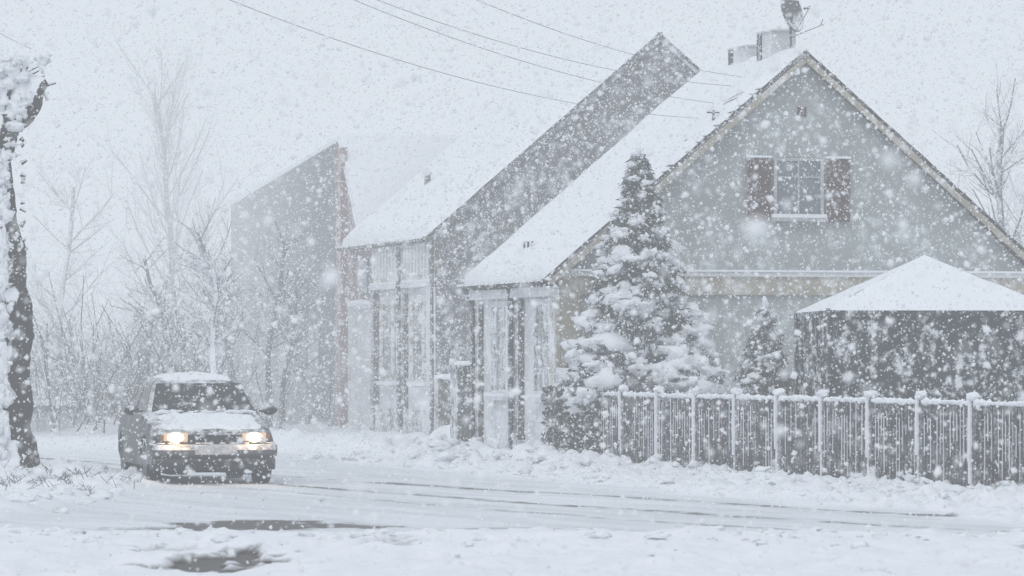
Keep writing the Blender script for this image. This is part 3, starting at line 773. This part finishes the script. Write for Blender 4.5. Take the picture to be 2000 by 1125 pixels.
# ---------------------------------------------------------------- falling snow (one object)
def flakes(n,dmin,dmax,rm,sg,name):
    d=rng.uniform(0,1,n*6)*(dmax-dmin)+dmin
    wgt=((.25*d+2)*(.15*d+1)); keep=rng.uniform(0,1,n*6)<wgt/wgt.max(); d=d[keep][:n]; n=len(d)
    x=rng.uniform(-1,1,n)*(.125*d+1.0); lo=np.maximum(.02,1.6-.058*d); hi=1.6+.092*d+.5; z=lo+(hi-lo)*rng.uniform(0,1,n)
    c=np.stack([x,d,z],1)
    r=rm*np.exp(rng.normal(0,sg,n))
    base=np.array([(1,0,0),(-1,0,0),(0,1,0),(0,-1,0),(0,0,1),(0,0,-1)],float)
    fc=np.array([(0,2,4),(2,1,4),(1,3,4),(3,0,4),(2,0,5),(1,2,5),(3,1,5),(0,3,5)])
    sc=rng.uniform(.55,1.5,(n,6,1)); 
    q=rng.normal(size=(n,4)); q/=np.linalg.norm(q,axis=1)[:,None]; w,a,b2,c2=q.T
    Rm=np.stack([1-2*(b2*b2+c2*c2),2*(a*b2-w*c2),2*(a*c2+w*b2),2*(a*b2+w*c2),1-2*(a*a+c2*c2),2*(b2*c2-w*a),2*(a*c2-w*b2),2*(b2*c2+w*a),1-2*(a*a+b2*b2)],1).reshape(n,3,3)
    v=np.einsum('nij,nkj->nki',Rm,base[None]*sc)*r[:,None,None]+c[:,None,:]
    f=(fc[None]+np.arange(n)[:,None,None]*6).reshape(-1)
    me=bpy.data.meshes.new(name); me.vertices.add(n*6); me.vertices.foreach_set('co',v.reshape(-1))
    me.loops.add(len(f)); me.loops.foreach_set('vertex_index',f.astype(np.int32)); nf=n*8
    me.polygons.add(nf); me.polygons.foreach_set('loop_start',np.arange(nf,dtype=np.int32)*3)
    me.polygons.foreach_set('use_smooth',np.ones(nf,dtype=bool)); me.update(calc_edges=True); me.validate()
    return me
mf=bpy.data.materials.new('snowflake'); mf.use_nodes=True; nt=mf.node_tree; nt.nodes.clear()
out=N(nt,'ShaderNodeOutputMaterial'); df=N(nt,'ShaderNodeBsdfDiffuse'); tl=N(nt,'ShaderNodeBsdfTranslucent'); mx=N(nt,'ShaderNodeMixShader'); mx.inputs[0].default_value=.4
for q in (df,tl): q.inputs['Color'].default_value=(.98,.985,.99,1)
nt.links.new(df.outputs[0],mx.inputs[1]); nt.links.new(tl.outputs[0],mx.inputs[2]); nt.links.new(mx.outputs[0],out.inputs['Surface'])
fl=empty('falling_snow')
for i,(n,d0,d1,rm,sg) in enumerate(((130000,16,86,.0076,.48),(4600,6,20,.0062,.4))):
    me=flakes(n,d0,d1,rm,sg,'flakes'); me.materials.append(mf); o=bpy.data.objects.new('flakes',me); S.collection.objects.link(o); o.parent=fl

# ---------------------------------------------------------------- haze of fine snow, scattered light put in as glow, thickening down the street
hzp=empty('glowing_snow_haze')
def haze(SG,dims,nm):
    hz=MB(); hz.box(*dims)
    m=bpy.data.materials.new(nm); m.use_nodes=True; nt=m.node_tree; nt.nodes.clear()
    out=N(nt,'ShaderNodeOutputMaterial'); ab=N(nt,'ShaderNodeVolumeAbsorption'); em=N(nt,'ShaderNodeEmission'); ad=N(nt,'ShaderNodeAddShader')
    ab.inputs['Color'].default_value=(0,0,0,1); ab.inputs['Density'].default_value=SG
    em.inputs['Color'].default_value=(.725,.78,.85,1); em.inputs['Strength'].default_value=SG
    nt.links.new(ab.outputs[0],ad.inputs[0]); nt.links.new(em.outputs[0],ad.inputs[1]); nt.links.new(ad.outputs[0],out.inputs['Volume'])
    hz.build(nm,[m],hzp)
haze(.0046,(-500,500,-50,880,-3,40),'near_haze')
haze(.014,(-490,490,86.0,870,-2,36),'far_haze')
haze(.030,(-480,480,99.0,860,-1.5,33),'farther_haze')

# ---------------------------------------------------------------- light
w=bpy.data.worlds.new('World'); S.world=w; w.use_nodes=True; nt=w.node_tree; bg=nt.nodes['Background']
sky=N(nt,'ShaderNodeTexSky',sky_type='NISHITA'); sky.sun_disc=False; sky.sun_elevation=math.radians(48); sky.sun_rotation=math.radians(200)
sc=N(nt,'ShaderNodeMix',data_type='RGBA'); sc.inputs[0].default_value=.88
nt.links.new(sky.outputs[0],sc.inputs[6]); sc.inputs[7].default_value=(7.6,8.1,8.8,1)
nt.links.new(sc.outputs[2],bg.inputs['Color']); bg.inputs['Strength'].default_value=.1
L=bpy.data.lights.new('sun','SUN'); L.energy=.8; L.angle=math.radians(20); L.color=(1,.98,.95)
o=bpy.data.objects.new('sun',L); S.collection.objects.link(o)
az=math.radians(200); el=math.radians(48)
dv=Vector((math.sin(az)*math.cos(el),math.cos(az)*math.cos(el),math.sin(el))); o.rotation_euler=dv.to_track_quat('Z','Y').to_euler()

cam=bpy.data.cameras.new('camera'); cam.lens=150; cam.sensor_width=36; cam.clip_end=2000; cam.clip_start=.5
cam.dof.use_dof=True; cam.dof.focus_distance=60; cam.dof.aperture_fstop=5.6
c=bpy.data.objects.new('camera',cam); S.collection.objects.link(c); c.location=(0,0,1.6)
c.rotation_euler=(math.radians(90)+math.atan(137.5/8333),0,0); S.camera=c
S.view_settings.view_transform='Standard'; S.view_settings.look='None'; S.view_settings.exposure=0
